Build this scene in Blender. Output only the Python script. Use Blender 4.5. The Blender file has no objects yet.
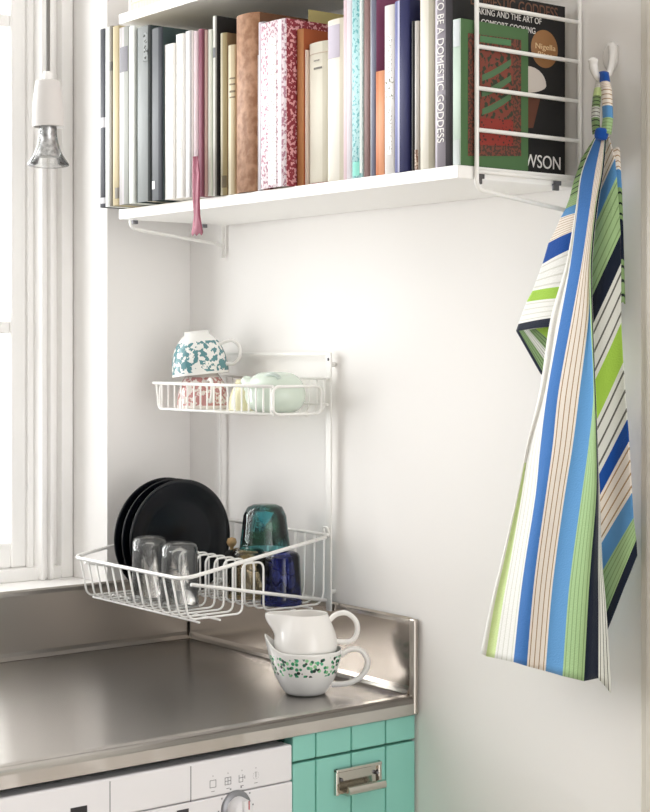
import bpy, bmesh, math, random
from mathutils import Vector, Matrix
random.seed(7)
sc = bpy.context.scene
col = sc.collection
PI = math.pi

# ------------------------------------------------------------------ camera (measured from the photo's vanishing points)
CAM = Vector((2.4488, -1.5932, 1.415)); YAW = 2.482; FPX = 1625.98; HOR = 348.58
DV = Vector((math.cos(YAW), math.sin(YAW), 0)); RV = Vector((math.sin(YAW), -math.cos(YAW), 0))
def at(px, py, axis, val):
    """point of the plane axis=val seen at pixel px,py"""
    v = DV + RV * ((px - 325) / FPX) + Vector((0, 0, (HOR - py) / FPX))
    i = 'xyz'.index(axis)
    return CAM + v * ((val - CAM[i]) / v[i])
cd = bpy.data.cameras.new('camera'); cam = bpy.data.objects.new('camera', cd); col.objects.link(cam)
cam.location = CAM; cam.rotation_euler = (PI / 2, 0, YAW - PI / 2)
cd.sensor_fit = 'AUTO'; cd.sensor_width = 36; cd.lens = FPX / 812 * 36; cd.shift_y = (HOR - 406) / 812
cd.clip_start = 0.05
sc.camera = cam

# ------------------------------------------------------------------ materials
def lin(h):
    if not isinstance(h, str): return tuple(h) + (1,)
    h = h.lstrip('#'); o = []
    for i in (0, 2, 4):
        c = int(h[i:i + 2], 16) / 255
        o.append(c / 12.92 if c <= .04045 else ((c + .055) / 1.055) ** 2.4)
    return tuple(o) + (1,)
_m = {}
def mat(name, color, rough=.5, metal=0., spec=.5, coat=0., bump=None, vary=None, scale=60, stretch=(1, 1, 1), sss=0):
    """principled material; vary = second colour mixed in by noise; bump = strength"""
    key = name
    if key in _m: return _m[key]
    m = bpy.data.materials.new(name); m.use_nodes = True; nt = m.node_tree; b = nt.nodes['Principled BSDF']
    b.inputs['Base Color'].default_value = lin(color); b.inputs['Roughness'].default_value = rough
    b.inputs['Metallic'].default_value = metal; b.inputs['Specular IOR Level'].default_value = spec
    b.inputs['Coat Weight'].default_value = coat
    if bump or vary:
        tc = nt.nodes.new('ShaderNodeTexCoord'); mp = nt.nodes.new('ShaderNodeMapping'); mp.inputs['Scale'].default_value = stretch
        nz = nt.nodes.new('ShaderNodeTexNoise'); nz.inputs['Scale'].default_value = scale; nz.inputs['Detail'].default_value = 4
        nt.links.new(tc.outputs['Object'], mp.inputs[0]); nt.links.new(mp.outputs[0], nz.inputs['Vector'])
        if vary:
            cr = nt.nodes.new('ShaderNodeValToRGB'); cr.color_ramp.elements[0].position = .38; cr.color_ramp.elements[1].position = .62
            cr.color_ramp.elements[0].color = lin(color); cr.color_ramp.elements[1].color = lin(vary)
            nt.links.new(nz.outputs[0], cr.inputs[0]); nt.links.new(cr.outputs[0], b.inputs['Base Color'])
        if bump:
            bp = nt.nodes.new('ShaderNodeBump'); bp.inputs['Strength'].default_value = bump; bp.inputs['Distance'].default_value = .002
            nt.links.new(nz.outputs[0], bp.inputs['Height']); nt.links.new(bp.outputs[0], b.inputs['Normal'])
    _m[key] = m; return m
def pattern_mat(name, c1, c2, scale=120, thr=.5, c3=None, zband=None, rough=.5, kind='voronoi'):
    """two or three colour print: blobs of c2 (and c3 specks) on c1; zband limits it to a band of object heights"""
    if name in _m: return _m[name]
    m = bpy.data.materials.new(name); m.use_nodes = True; nt = m.node_tree; b = nt.nodes['Principled BSDF']; N = nt.nodes.new; L = nt.links.new
    b.inputs['Roughness'].default_value = rough
    tc = N('ShaderNodeTexCoord')
    if kind == 'voronoi':
        t = N('ShaderNodeTexVoronoi'); t.inputs['Scale'].default_value = scale; out = t.outputs['Distance']
    else:
        t = N('ShaderNodeTexNoise'); t.inputs['Scale'].default_value = scale; t.inputs['Detail'].default_value = 3; out = t.outputs[0]
    L(tc.outputs['Object'], t.inputs['Vector'])
    lt = N('ShaderNodeMath'); lt.operation = 'LESS_THAN'; lt.inputs[1].default_value = thr; L(out, lt.inputs[0])
    fac = lt.outputs[0]
    if zband:
        sp = N('ShaderNodeSeparateXYZ'); L(tc.outputs['Object'], sp.inputs[0])
        a = N('ShaderNodeMath'); a.operation = 'GREATER_THAN'; a.inputs[1].default_value = zband[0]; L(sp.outputs[2], a.inputs[0])
        c = N('ShaderNodeMath'); c.operation = 'LESS_THAN'; c.inputs[1].default_value = zband[1]; L(sp.outputs[2], c.inputs[0])
        x = N('ShaderNodeMath'); x.operation = 'MULTIPLY'; L(a.outputs[0], x.inputs[0]); L(c.outputs[0], x.inputs[1])
        y = N('ShaderNodeMath'); y.operation = 'MULTIPLY'; L(x.outputs[0], y.inputs[0]); L(fac, y.inputs[1]); fac = y.outputs[0]
    mx = N('ShaderNodeMix'); mx.data_type = 'RGBA'; mx.inputs[6].default_value = lin(c1); mx.inputs[7].default_value = lin(c2); L(fac, mx.inputs[0])
    if c3:
        if kind == 'voronoi':
            src = t.outputs['Color']; s2 = N('ShaderNodeSeparateXYZ'); L(src, s2.inputs[0])
            cr = N('ShaderNodeValToRGB'); cr.color_ramp.interpolation = 'CONSTANT'; els = cr.color_ramp.elements
            cs = [c2] + list(c3)
            els[0].color = lin(cs[0]); els[1].position = 1 / len(cs); els[1].color = lin(cs[1])
            for i in range(2, len(cs)): e = els.new(i / len(cs)); e.color = lin(cs[i])
            L(s2.outputs[0], cr.inputs[0]); L(cr.outputs[0], mx.inputs[7])
    L(mx.outputs[2], b.inputs['Base Color'])
    _m[name] = m; return m
def glass_mat(name, tint, rough=.02, refl=1.0, haze=0):
    """thin coloured glass: tinted transmission, so its shadow is tinted too, with a mirror skin"""
    m = bpy.data.materials.new(name); m.use_nodes = True; nt = m.node_tree; nt.nodes.clear(); N = nt.nodes.new; L = nt.links.new
    o = N('ShaderNodeOutputMaterial'); mx = N('ShaderNodeMixShader'); tr = N('ShaderNodeBsdfTransparent'); gl = N('ShaderNodeBsdfGlossy')
    fr = N('ShaderNodeLayerWeight'); fr.inputs['Blend'].default_value = .35
    lw = N('ShaderNodeMath'); lw.operation = 'MULTIPLY'; lw.inputs[1].default_value = refl; L(fr.outputs['Fresnel'], lw.inputs[0])
    fc = N('ShaderNodeLayerWeight'); fc.inputs['Blend'].default_value = .5
    mc = N('ShaderNodeMix'); mc.data_type = 'RGBA'; mc.inputs[6].default_value = lin(tint)
    t2 = tuple(x ** 1.2 for x in lin(tint)[:3]) + (1,); mc.inputs[7].default_value = t2; L(fc.outputs['Facing'], mc.inputs[0])
    L(mc.outputs[2], tr.inputs[0]); gl.inputs['Roughness'].default_value = rough
    L(lw.outputs[0], mx.inputs[0]); L(tr.outputs[0], mx.inputs[1]); L(gl.outputs[0], mx.inputs[2])
    if haze:
        df = N('ShaderNodeBsdfDiffuse'); df.inputs[0].default_value = lin(tint); m3 = N('ShaderNodeMixShader'); m3.inputs[0].default_value = haze
        L(mx.outputs[0], m3.inputs[1]); L(df.outputs[0], m3.inputs[2]); L(m3.outputs[0], o.inputs[0])
    else: L(mx.outputs[0], o.inputs[0])
    return m
def steel(name, color, rough, sc_=(1, 1, 1), bump=.05, tangent=(0, 0, 1), aniso=.5):
    """brushed steel: highlights stretch across the grain, along tangent"""
    m = mat(name, color, rough, .96)
    nt = m.node_tree; b = nt.nodes['Principled BSDF']; N = nt.nodes.new; L = nt.links.new
    tc = N('ShaderNodeTexCoord'); mp = N('ShaderNodeMapping'); mp.inputs['Scale'].default_value = sc_
    nz = N('ShaderNodeTexNoise'); nz.inputs['Scale'].default_value = 12; nz.inputs['Detail'].default_value = 6
    L(tc.outputs['Object'], mp.inputs[0]); L(mp.outputs[0], nz.inputs['Vector'])
    mr = N('ShaderNodeMapRange'); mr.inputs[3].default_value = rough * .98; mr.inputs[4].default_value = rough * 1.03
    L(nz.outputs[0], mr.inputs[0]); L(mr.outputs[0], b.inputs['Roughness'])
    cv = N('ShaderNodeCombineXYZ')
    for i in range(3): cv.inputs[i].default_value = tangent[i]
    L(cv.outputs[0], b.inputs['Tangent']); b.inputs['Anisotropic'].default_value = aniso
    n2 = N('ShaderNodeTexNoise'); n2.inputs['Scale'].default_value = 5; n2.inputs['Detail'].default_value = 2; L(tc.outputs['Object'], n2.inputs['Vector'])
    bp = N('ShaderNodeBump'); bp.inputs['Strength'].default_value = bump; bp.inputs['Distance'].default_value = .02
    L(n2.outputs[0], bp.inputs['Height']); L(bp.outputs[0], b.inputs['Normal'])
    return m

WALL = mat('wall_paint', '#f6f4f2', .75, bump=.04, scale=90)
WHITE_PAINT = mat('white_gloss_paint', '#f8f7f5', .35)
FLOOR = mat('floor_wood', '#dccfba', .5, vary='#cdbd9f', scale=6, stretch=(1, 12, 1))
GREYTRIM = mat('grey_beige_paint', '#dcd7cd', .5)
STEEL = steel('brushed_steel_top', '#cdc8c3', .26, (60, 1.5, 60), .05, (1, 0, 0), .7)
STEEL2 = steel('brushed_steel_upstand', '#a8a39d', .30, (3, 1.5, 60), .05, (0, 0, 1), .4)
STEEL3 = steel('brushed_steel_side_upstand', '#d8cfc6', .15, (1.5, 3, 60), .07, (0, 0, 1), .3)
CHROME = mat('chrome', '#cfcac2', .15, 1.0)
DCHROME = mat('dark_chrome', '#77777c', .25, 1.0)
WIRE = mat('white_plastic_coated_wire', '#f6f5f2', .35)
WIRE_G = mat('white_steel', '#eeedea', .4)
CERAMIC = mat('white_porcelain', '#f4f2ef', .18, coat=.3)
PORC = mat('unglazed_porcelain', '#d9d6d4', .5)
CORD = mat('grey_cord', '#8b8987', .7)
GREEN = mat('green_cabinet_paint', '#88c8bb', .45)
GREEN_D = mat('green_gap', '#1d4a40', .7)
DARK = mat('dark_void', '#151515', .8)
APPL = mat('appliance_white', '#e6e5e8', .35)
APPL_G = mat('appliance_grey_print', '#77777c', .5)
PAPER = mat('book_pages', '#e9e2d0', .8, vary='#d9d0ba', scale=300, stretch=(1, 1, .02))
PLATE = mat('black_glaze', '#0c0f16', .22)
CLEAR = glass_mat('clear_glass', '#fcfdfd', .03, 1.1, .04)
TEAL = glass_mat('teal_glass', '#b0e6ea', .02, 1.0)
BLUE = glass_mat('cobalt_glass', '#8f9ad6', .02, 1.0)
AMBER = glass_mat('amber_glass', '#f3ebd6', .02, 1.0)
PANE = glass_mat('window_glass', '#fbfcfc', .0, .6)

# ------------------------------------------------------------------ mesh helpers
def box(bm, a, b, mi=0, bev=0):
    lo = [min(a[i], b[i]) for i in range(3)]; hi = [max(a[i], b[i]) for i in range(3)]
    vs = [bm.verts.new((x, y, z)) for z in (lo[2], hi[2]) for y in (lo[1], hi[1]) for x in (lo[0], hi[0])]
    fs = [bm.faces.new([vs[i] for i in f]) for f in ((0, 2, 3, 1), (4, 5, 7, 6), (0, 1, 5, 4), (2, 6, 7, 3), (0, 4, 6, 2), (1, 3, 7, 5))]
    for f in fs: f.material_index = mi
    if bev:
        es = list({e for f in fs for e in f.edges})
        r = bmesh.ops.bevel(bm, geom=es, offset=bev, segments=2, affect='EDGES', profile=.5)
        for f in r['faces']: f.material_index = mi
def tube(bm, pts, r, seg=8, closed=False, rs=None, caps=True, mi=0):
    pts = [Vector(p) for p in pts]; n = len(pts); rings = []
    up = None
    for i, p in enumerate(pts):
        if closed: t = pts[(i + 1) % n] - pts[i - 1]
        else: t = pts[min(i + 1, n - 1)] - pts[max(i - 1, 0)]
        t.normalize()
        if up is None:
            up = t.orthogonal().normalized()
        else:
            up = (up - t * up.dot(t)).normalized()
        s = t.cross(up); rr = rs[i] if rs else r
        rings.append([bm.verts.new(p + (up * math.cos(2 * PI * k / seg) + s * math.sin(2 * PI * k / seg)) * rr) for k in range(seg)])
    m = n if closed else n - 1
    off = 0
    for i in range(m):
        A = rings[i]; B = rings[(i + 1) % n]
        if closed and i == n - 1:   # find twist offset that fits best
            off = min(range(seg), key=lambda o: sum((A[k].co - B[(k + o) % seg].co).length for k in range(seg)))
        for k in range(seg):
            f = bm.faces.new((A[k], A[(k + 1) % seg], B[(k + 1 + off) % seg], B[(k + off) % seg])); f.smooth = True; f.material_index = mi
    if caps and not closed:
        bm.faces.new(rings[0][::-1]).material_index = mi; bm.faces.new(rings[-1]).material_index = mi
def rounded(pts, r, n=5, closed=False):
    """polyline with filleted corners"""
    pts = [Vector(p) for p in pts]; out = []; N = len(pts)
    for i, p in enumerate(pts):
        if not closed and i in (0, N - 1): out.append(p); continue
        a = pts[i - 1] - p; b = pts[(i + 1) % N] - p
        la, lb = a.length, b.length; a.normalize(); b.normalize()
        d = min(r, la * .45, lb * .45)
        for k in range(n + 1):
            t = k / n; out.append(p + a * d * (1 - t) ** 2 + b * d * t ** 2)
    return out
def lathe(bm, prof, seg=40, mat_rows=None, closed_prof=False, M=None, a0=0, a1=2 * PI):
    full = abs(a1 - a0 - 2 * PI) < 1e-6; rings = []
    for r, z in prof:
        if r < 1e-6:
            v = Vector((0, 0, z)); rings.append([bm.verts.new(M @ v if M else v)])
        else:
            ring = []
            for k in range(seg):
                a = a0 + (a1 - a0) * k / seg; v = Vector((r * math.cos(a), r * math.sin(a), z))
                ring.append(bm.verts.new(M @ v if M else v))
            rings.append(ring)
    for i in range(len(rings) - 1):
        A, B = rings[i], rings[i + 1]
        for k in range(seg):
            j = (k + 1) % seg
            if len(A) == 1 and len(B) == 1: continue
            if len(A) == 1: f = bm.faces.new((A[0], B[j], B[k]))
            elif len(B) == 1: f = bm.faces.new((A[k], A[j], B[0]))
            else: f = bm.faces.new((A[k], A[j], B[j], B[k]))
            f.smooth = True
            if mat_rows: f.material_index = mat_rows[i]
def obj(name, bm, mats, parent=None, loc=None, rot=None, kind=None, smooth=None, recalc=True):
    if recalc: bmesh.ops.recalc_face_normals(bm, faces=bm.faces[:])
    me = bpy.data.meshes.new(name); bm.to_mesh(me); bm.free()
    for m in (mats if isinstance(mats, (list, tuple)) else [mats]): me.materials.append(m)
    o = bpy.data.objects.new(name, me); col.objects.link(o)
    if loc is not None: o.location = loc
    if rot is not None: o.rotation_euler = rot
    if parent is not None: o.parent = parent
    if kind: o['kind'] = kind
    return o
def tag(o, label, cat, group=None):
    o['label'] = label; o['category'] = cat
    if group: o['group'] = group
    return o
def thing(name, label, cat, loc=(0, 0, 0), rot=(0, 0, 0), group=None):
    o = bpy.data.objects.new(name, None); col.objects.link(o); o.location = loc; o.rotation_euler = rot; o.empty_display_size = .02
    return tag(o, label, cat, group)
def text(name, body, size, M, m, parent, width=None, depth=.0003):
    cu = bpy.data.curves.new(name, 'FONT'); cu.body = body; cu.size = size; cu.extrude = depth; cu.align_x = 'LEFT'
    t = bpy.data.objects.new(name, cu); col.objects.link(t); bpy.context.view_layer.update()
    me = bpy.data.meshes.new_from_object(t.evaluated_get(bpy.context.evaluated_depsgraph_get()))
    bpy.data.objects.remove(t); me.name = name
    xs = [v.co.x for v in me.vertices]
    if width and xs:
        s = width / (max(xs) - min(xs)); me.transform(Matrix.Diagonal((s, 1, 1, 1)))
    me.transform(M); me.materials.clear(); me.materials.append(m)
    o = bpy.data.objects.new(name, me); col.objects.link(o); o.parent = parent
    return o
def B(): return bmesh.new()

# ------------------------------------------------------------------ the room
b = B(); box(b, (-.4, -3.2, -.05), (3.6, .2, 0)); obj('floor', b, FLOOR, kind='structure')
b = B(); box(b, (-.4, -3.2, 2.6), (3.6, .2, 2.65)); obj('ceiling', b, WALL, kind='structure')
b = B(); box(b, (-.34, 0, 0), (3.6, .12, 2.6)); obj('wall_right', b, WALL, kind='structure')
# window wall: pier by the corner and the low wall under the window
WB = -2.3
b = B()
box(b, (-.34, -.17, 0), (0, 0, 2.6)); box(b, (-.34, WB, 0), (0, -.17, 1.0)); box(b, (-.34, WB, 2.45), (0, -.17, 2.6)); box(b, (-.34, -3.2, 0), (0, WB, 2.6))
obj('wall_window', b, WALL, kind='structure')
b = B(); box(b, (1.066, -.016, 0), (1.21, 0, 2.1), bev=.003); box(b, (1.080, -.022, 0), (1.196, -.014, 2.09), bev=.003)
obj('trim_1', b, GREYTRIM, kind='structure')
win = bpy.data.objects.new('window_1', None); col.objects.link(win); win['kind'] = 'structure'
X0 = -.12
b = B(); box(b, (X0 - .1, WB, 1.0), (-.001, -.171, 1.008)); obj('window_sill', b, WHITE_PAINT, win, kind='structure')
def jamb(y0, y1, x): b_ = B(); box(b_, (X0 - .08, y0, 1.008), (x, y1, 2.45), bev=.002); return b_
# casing steps from the reveal to the sash
b = B()
for y0, y1, x in ((-.195, -.172, X0 + .004), (-.214, -.195, X0 - .012), (-.222, -.214, X0 + .012), (-.232, -.222, X0 + .002), (-.240, -.232, X0 + .014), (-.252, -.240, X0 - .014)):
    box(b, (X0 - .08, y0, 1.008), (x, y1, 2.45), bev=.0025)
box(b, (X0 - .08, WB, 1.008), (X0 + .0005, -.173, 1.03), bev=.002); box(b, (X0 - .08, WB, 2.41), (X0 + .0005, -.173, 2.45), bev=.002)
obj('window_frame', b, WHITE_PAINT, win, kind='structure')
ys = [-.252, -.625, -1.23, -1.83, WB]
for k in range(4):
    a, c = ys[k], ys[k + 1]
    b = B()
    box(b, (X0 - .06, a - .030, 1.03), (X0 - .02, a, 2.41), bev=.004); box(b, (X0 - .06, c, 1.03), (X0 - .02, c + .040, 2.41), bev=.004)
    box(b, (X0 - .06, c + .04, 1.03), (X0 - .02, a - .03, 1.075), bev=.004); box(b, (X0 - .06, c + .04, 2.37), (X0 - .02, a - .03, 2.41), bev=.004)
    for z in (1.452, 1.99): box(b, (X0 - .056, c + .04, z - .011), (X0 - .024, a - .03, z + .011), bev=.003)
    obj('window_sash', b, WHITE_PAINT, win, kind='structure')
    b = B(); box(b, (X0 - .043, c + .035, 1.07), (X0 - .039, a - .025, 2.375)); obj('window_pane', b, PANE, win, kind='structure')

# ------------------------------------------------------------------ worktop
CT = .9; CF = .6225; LIP = .0285; UP = 1.0128
wt = thing('worktop', 'long brushed stainless steel worktop with raised upstands below the window and along the wall', 'worktop', (0, 0, CT))
def rel(o, p): return Vector(p) - o.location
b = B(); z0, z1 = -LIP, 0
# slab with rounded front lip: extruded profile along y
prof = [(.002, -.02), (.002, 0), (.03, 0), (CF - .012, 0), (CF - .012 + .007, -.0015), (CF - .0015, -.0055), (CF, -.012), (CF, -LIP), (CF - .02, -LIP), (CF - .02, -.02)]
rings = []
for y in (-.002, -2.2): rings.append([b.verts.new((x, y, z)) for x, z in prof])
for k in range(len(prof)):
    j = (k + 1) % len(prof); f = b.faces.new((rings[0][k], rings[0][j], rings[1][j], rings[1][k])); f.smooth = 4 <= k <= 5
b.faces.new(rings[0]); b.faces.new(rings[1][::-1])
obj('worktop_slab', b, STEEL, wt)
b = B()   # upstand under the window with cove and rolled top
for (x, z), (x2, z2) in (((.002, 0), (.012, 0)),): pass
prof = [(.0015, .0005), (.0015, UP - CT), (.004, UP - CT + .001), (.0075, UP - CT - .002), (.0085, UP - CT - .008), (.009, .012), (.011, .006), (.018, .0006)]
rings = [[b.verts.new((x, y, z)) for x, z in prof] for y in (-.0125, -2.2)]
for k in range(len(prof)):
    j = (k + 1) % len(prof); f = b.faces.new((rings[0][k], rings[0][j], rings[1][j], rings[1][k]))
b.faces.new(rings[0]); b.faces.new(rings[1][::-1])
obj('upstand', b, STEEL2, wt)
b = B()
prof = [(-.0015, .0005), (-.0015, UP - CT), (-.004, UP - CT + .001), (-.0075, UP - CT - .002), (-.0085, UP - CT - .008), (-.009, .012), (-.011, .006), (-.014, .0006)]
rings = [[b.verts.new((x, y, z)) for y, z in prof] for x in (.0015, CF - .012)]
for k in range(len(prof)):
    j = (k + 1) % len(prof); f = b.faces.new((rings[0][k], rings[0][j], rings[1][j], rings[1][k]))
b.faces.new(rings[0]); b.faces.new(rings[1][::-1])
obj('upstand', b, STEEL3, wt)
b = B(); box(b, (CF - .0115, -.010, -LIP), (CF + .001, -.0015, UP - CT), bev=.002); obj('end_strip', b, mat('steel_strip', '#c9c2ba', .3, 1.0), wt)

# ------------------------------------------------------------------ green cabinet
FX = .618; CY0, CY1 = -.2315, -.003
gc = thing('base_cabinet', 'turquoise green tongue and groove cabinet under the right end of the steel worktop', 'cabinet', (FX - .02, (CY0 + CY1) / 2, 0))
ox, oy = gc.location.x, gc.location.y
b = B(); box(b, (.03 - ox, CY0 - oy, .08), (FX - .022 - ox, CY1 - oy, .868)); box(b, (.08 - ox, CY0 - oy + .004, 0), (FX - .07 - ox, CY1 - oy - .004, .08)); obj('cabinet_body', b, GREEN_D, gc)
gy = [CY0, -.1895, -.125, -.0605, CY1]
def planks(b, z0, z1, x1):
    for k in range(4): box(b, (FX - .021 - ox, gy[k] + .0012 - oy, z0), (x1 - ox, gy[k + 1] - .0012 - oy, z1), bev=.0018)
    box(b, (FX - .0213 - ox, CY0 - oy + .0015, z0 + .001), (x1 - .004 - ox, CY1 - oy - .0015, z1 - .001))
b = B(); planks(b, .8345, .8700, FX); obj('fascia', b, GREEN, gc)
b = B(); planks(b, .1, .8312, FX); door = obj('door', b, GREEN, gc)
# chrome pull: back plate, side cheeks, curved lip
hy0, hy1 = -.1575, -.073; hz0, hz1 = .7755, .813
b = B()
box(b, (FX - ox - .001, hy0 - oy, hz0), (FX + .002 - ox, hy1 - oy, hz1), bev=.0008)
for ya in (hy0, hy1 - .006): box(b, (FX - ox, ya - oy, hz0), (FX + .006 - ox, ya + .006 - oy, hz1), bev=.0012)
box(b, (FX - ox, hy0 - oy, hz1 - .005), (FX + .007 - ox, hy1 - oy, hz1), bev=.0012)
lipp = [(.001, .0005), (.016, .0), (.021, .003), (.022, .008), (.020, .0125), (.016, .014), (.0165, .010), (.015, .0055), (.001, .005)]
rings = [[b.verts.new((FX - ox + x, y - oy, hz0 + z)) for x, z in lipp] for y in (hy0 + .012, hy1 - .004)]
for k in range(len(lipp)):
    j = (k + 1) % len(lipp); b.faces.new((rings[0][k], rings[0][j], rings[1][j], rings[1][k]))
b.faces.new(rings[0]); b.faces.new(rings[1][::-1])
h = obj('handle', b, CHROME, door); h['label'] = 'chrome bar pull'
for ya in (hy0 + .009, hy1 - .009):
    b = B(); lathe(b, [(0, .0085), (.0022, .008), (.003, .0065), (.003, .001)], 12, M=Matrix.Translation((FX - ox, ya - oy, (hz0 + hz1) / 2 + .003)) @ Matrix.Rotation(PI / 2, 4, 'Y')); obj('screw', b, DCHROME, h)

# ------------------------------------------------------------------ washing machine
WX = .622; WY0, WY1 = -.831, -.2345
wm = thing('washing_machine', 'white front loading washing machine under the steel worktop', 'washing machine', (.3, (WY0 + WY1) / 2, 0))
ox, oy = wm.location.x, wm.location.y
b = B(); box(b, (.06 - ox, WY0 - oy, .02), (WX - .025 - ox, WY1 - oy, .860), bev=.004)
for ya in (WY0 + .05, WY1 - .05):
    for xa in (.1, .54): lathe(b, [(0, 0), (.02, 0), (.02, .021), (0, .021)], 14, M=Matrix.Translation((xa - ox, ya - oy, 0)))
obj('washer_body', b, APPL, wm)
ZL = .8095
b = B(); box(b, (WX - .026 - ox, WY0 - oy, ZL + .0006), (WX - ox, WY1 - oy, .861), bev=.003)
box(b, (WX - .026 - ox, WY0 - oy, .735), (WX - ox, WY1 - oy, ZL - .0006), bev=.0012); pnl = obj('control_panel', b, APPL, wm)
for ya, z0 in ((-.5275, .74), (-.4035, ZL)):
    b = B(); box(b, (WX - ox - .0005, ya - .0006 - oy, z0), (WX + .0003 - ox, ya + .0006 - oy, .857)); obj('panel_seam', b, APPL_G, pnl)
KY, KZ = -.3305, .7885
Mk = Matrix.Translation((WX - ox, KY - oy, KZ)) @ Matrix.Rotation(PI / 2, 4, 'Y')
b = B(); lathe(b, [(.0, .004), (.0175, .004), (.0195, .003), (.0235, .0026), (.0245, .0)], 40, M=Mk)
for k in range(20):
    a = 2 * PI * k / 20
    if k % 2 == 0: box(b, (WX - ox - .0003, KY + .0285 * math.cos(a) - .0011 - oy, KZ + .0285 * math.sin(a) - .0011), (WX + .0004 - ox, KY + .0285 * math.cos(a) + .0011 - oy, KZ + .0285 * math.sin(a) + .0011))
dial = obj('dial_ring', b, mat('dial_grey', '#8f9094', .35, .6), wm)
b = B(); lathe(b, [(0, .021), (.013, .021), (.0155, .019), (.0168, .004), (.0168, .0)], 36, M=Mk)
box(b, (WX + .018 - ox, KY - .004 - oy, KZ - .015), (WX + .026 - ox, KY + .004 - oy, KZ + .015), bev=.0015)
knob = obj('knob', b, APPL, wm)
b = B(); box(b, (WX + .0255 - ox, KY + .0045 - .0015 - oy, KZ + .003), (WX + .0265 - ox, KY + .0045 - oy, KZ + .0145)); obj('pointer', b, mat('red_mark', '#b8404a', .4), knob)
# little printed programme pictograms above the dial
def ico(kind, yc, zc):
    b = B(); s = .0048; w = .0007; x0, x1 = WX - .0003 - ox, WX + .0003 - ox
    def ln(y0, z0, y1, z1): box(b, (x0, yc + min(y0, y1) - w / 2 - oy, zc + min(z0, z1) - w / 2), (x1, yc + max(y0, y1) + w / 2 - oy, zc + max(z0, z1) + w / 2))
    if kind in (0, 1):
        ln(-s, -s, s, -s); ln(-s, s, s, s); ln(-s, -s, -s, s); ln(s, -s, s, s)
        if kind == 1: ln(-s, 0, s, 0); ln(0, -s, 0, s)
    elif kind == 2:
        ln(-s, -s, s * .3, -s); ln(-s, s * .2, s, s * .2); ln(-s, -s, -s, s); ln(s * .3, -s, s * .3, s); ln(s, -.2 * s, s, s * .6)
    else:
        for k in range(10):
            a = 2 * PI * k / 10; ln(s * math.cos(a), s * math.sin(a), s * math.cos(a), s * math.sin(a))
            b.verts.ensure_lookup_table()
        ln(0, -s * .5, 0, s)
    ln(-s * .5, -s * 2.1, s * .5, -s * 2.1); ln(0, s * 2.1, 0, s * 2.3)
    obj('pictogram', b, APPL_G, pnl)
for k, ya in enumerate((-.368, -.3435, -.3204, -.297)): ico(k, ya, .8275)
b = B(); box(b, (WX - ox - .0002, -.585 - oy, .807), (WX + .0004 - ox, -.561 - oy, at(80, 806.5, 'x', WX).z)); obj('display', b, mat('display_dark', '#26262a', .3), pnl)
b = B(); box(b, (WX - ox - .0002, -.4255 - oy, .785), (WX + .0004 - ox, -.407 - oy, at(185, 809, 'x', WX).z)); obj('button', b, mat('display_dark2', '#3a3a40', .3), pnl)
# porthole door lower down
b = B(); lathe(b, [(.0, .012), (.11, .012), (.13, .016), (.165, .018), (.175, .006), (.176, 0)], 48, M=Matrix.Translation((WX - .025 - ox, (WY0 + WY1) / 2 - oy, .45)) @ Matrix.Rotation(PI / 2, 4, 'Y'))
obj('porthole_door', b, APPL, wm)

# ------------------------------------------------------------------ white jug nested in a dotted jug
J = Vector((.512, -.128, CT + .0008)); ang = math.atan2(RV.y, RV.x)
DOT = pattern_mat('green_dot_print', '#f2f1ee', '#3f9a6c', 168, .46, ['#1f5d48', '#8fd09a', '#23332f', '#57b68a'], (.032, .060), .2)
def jug_body(prof_o, prof_i, spout_z, spout_h, spout_len, spout_up, seg=64, sw=.42):
    b_ = B(); rings = []
    prof = prof_o + prof_i
    for i, (r, z) in enumerate(prof):
        ring = []
        for k in range(seg):
            a = 2 * PI * k / seg; da = abs((a + PI) % (2 * PI) - PI)      # angle from the spout side (+x)
            w = math.exp(-(da / sw) ** 2); t = max(0, min(1, (z - spout_z) / spout_h)); t = t * t * (3 - 2 * t)
            rr = r + spout_len * w * t; zz = z + spout_up * w * t
            ring.append(b_.verts.new((rr * math.cos(a), rr * math.sin(a), zz)))
        rings.append(ring)
    for i in range(len(rings) - 1):
        for k in range(seg):
            j = (k + 1) % seg; f = b_.faces.new((rings[i][k], rings[i][j], rings[i + 1][j], rings[i + 1][k])); f.smooth = True
    b_.faces.new(rings[0][::-1]); b_.faces.new(rings[-1])
    return b_
# jug_body spouts towards angle 0 (+x); both are turned so the spout points to image left
jl = thing('creamer_jug', 'white jug with band of green dots holding a plain white jug, standing on the worktop', 'jug', J, (0, 0, ang + PI))
po = [(.026, 0), (.029, .0008), (.034, .006), (.0445, .025), (.0515, .045), (.0540, .059), (.0545, .065), (.0540, .0665)]
pi_ = [(.0525, .066), (.0515, .058), (.049, .045), (.042, .025), (.028, .006)]
# smooth profile
def smooth_prof(p, n=4):
    out = []
    for i in range(len(p) - 1):
        p0 = p[max(i - 1, 0)]; p1 = p[i]; p2 = p[i + 1]; p3 = p[min(i + 2, len(p) - 1)]
        for k in range(n):
            t = k / n
            out.append(tuple(.5 * ((2 * p1[c]) + (-p0[c] + p2[c]) * t + (2 * p0[c] - 5 * p1[c] + 4 * p2[c] - p3[c]) * t * t + (-p0[c] + 3 * p1[c] - 3 * p2[c] + p3[c]) * t ** 3) for c in (0, 1)))
    out.append(p[-1]); return out
obj('jug_body', jug_body(smooth_prof(po), smooth_prof(pi_), .034, .034, .007, .022, sw=.52), DOT, jl)
def handle(b_, pts, r, flat=1.0, n=8):
    P = [Vector((x, 0, z)) for x, z in smooth_prof(pts, n)]
    tube(b_, P, r, 10)
b = B(); handle(b, [(-.0525, .056), (-.066, .065), (-.083, .063), (-.0925, .047), (-.086, .028), (-.066, .015), (-.0385, .0125)], .0042); obj('handle', b, CERAMIC, jl)
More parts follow.
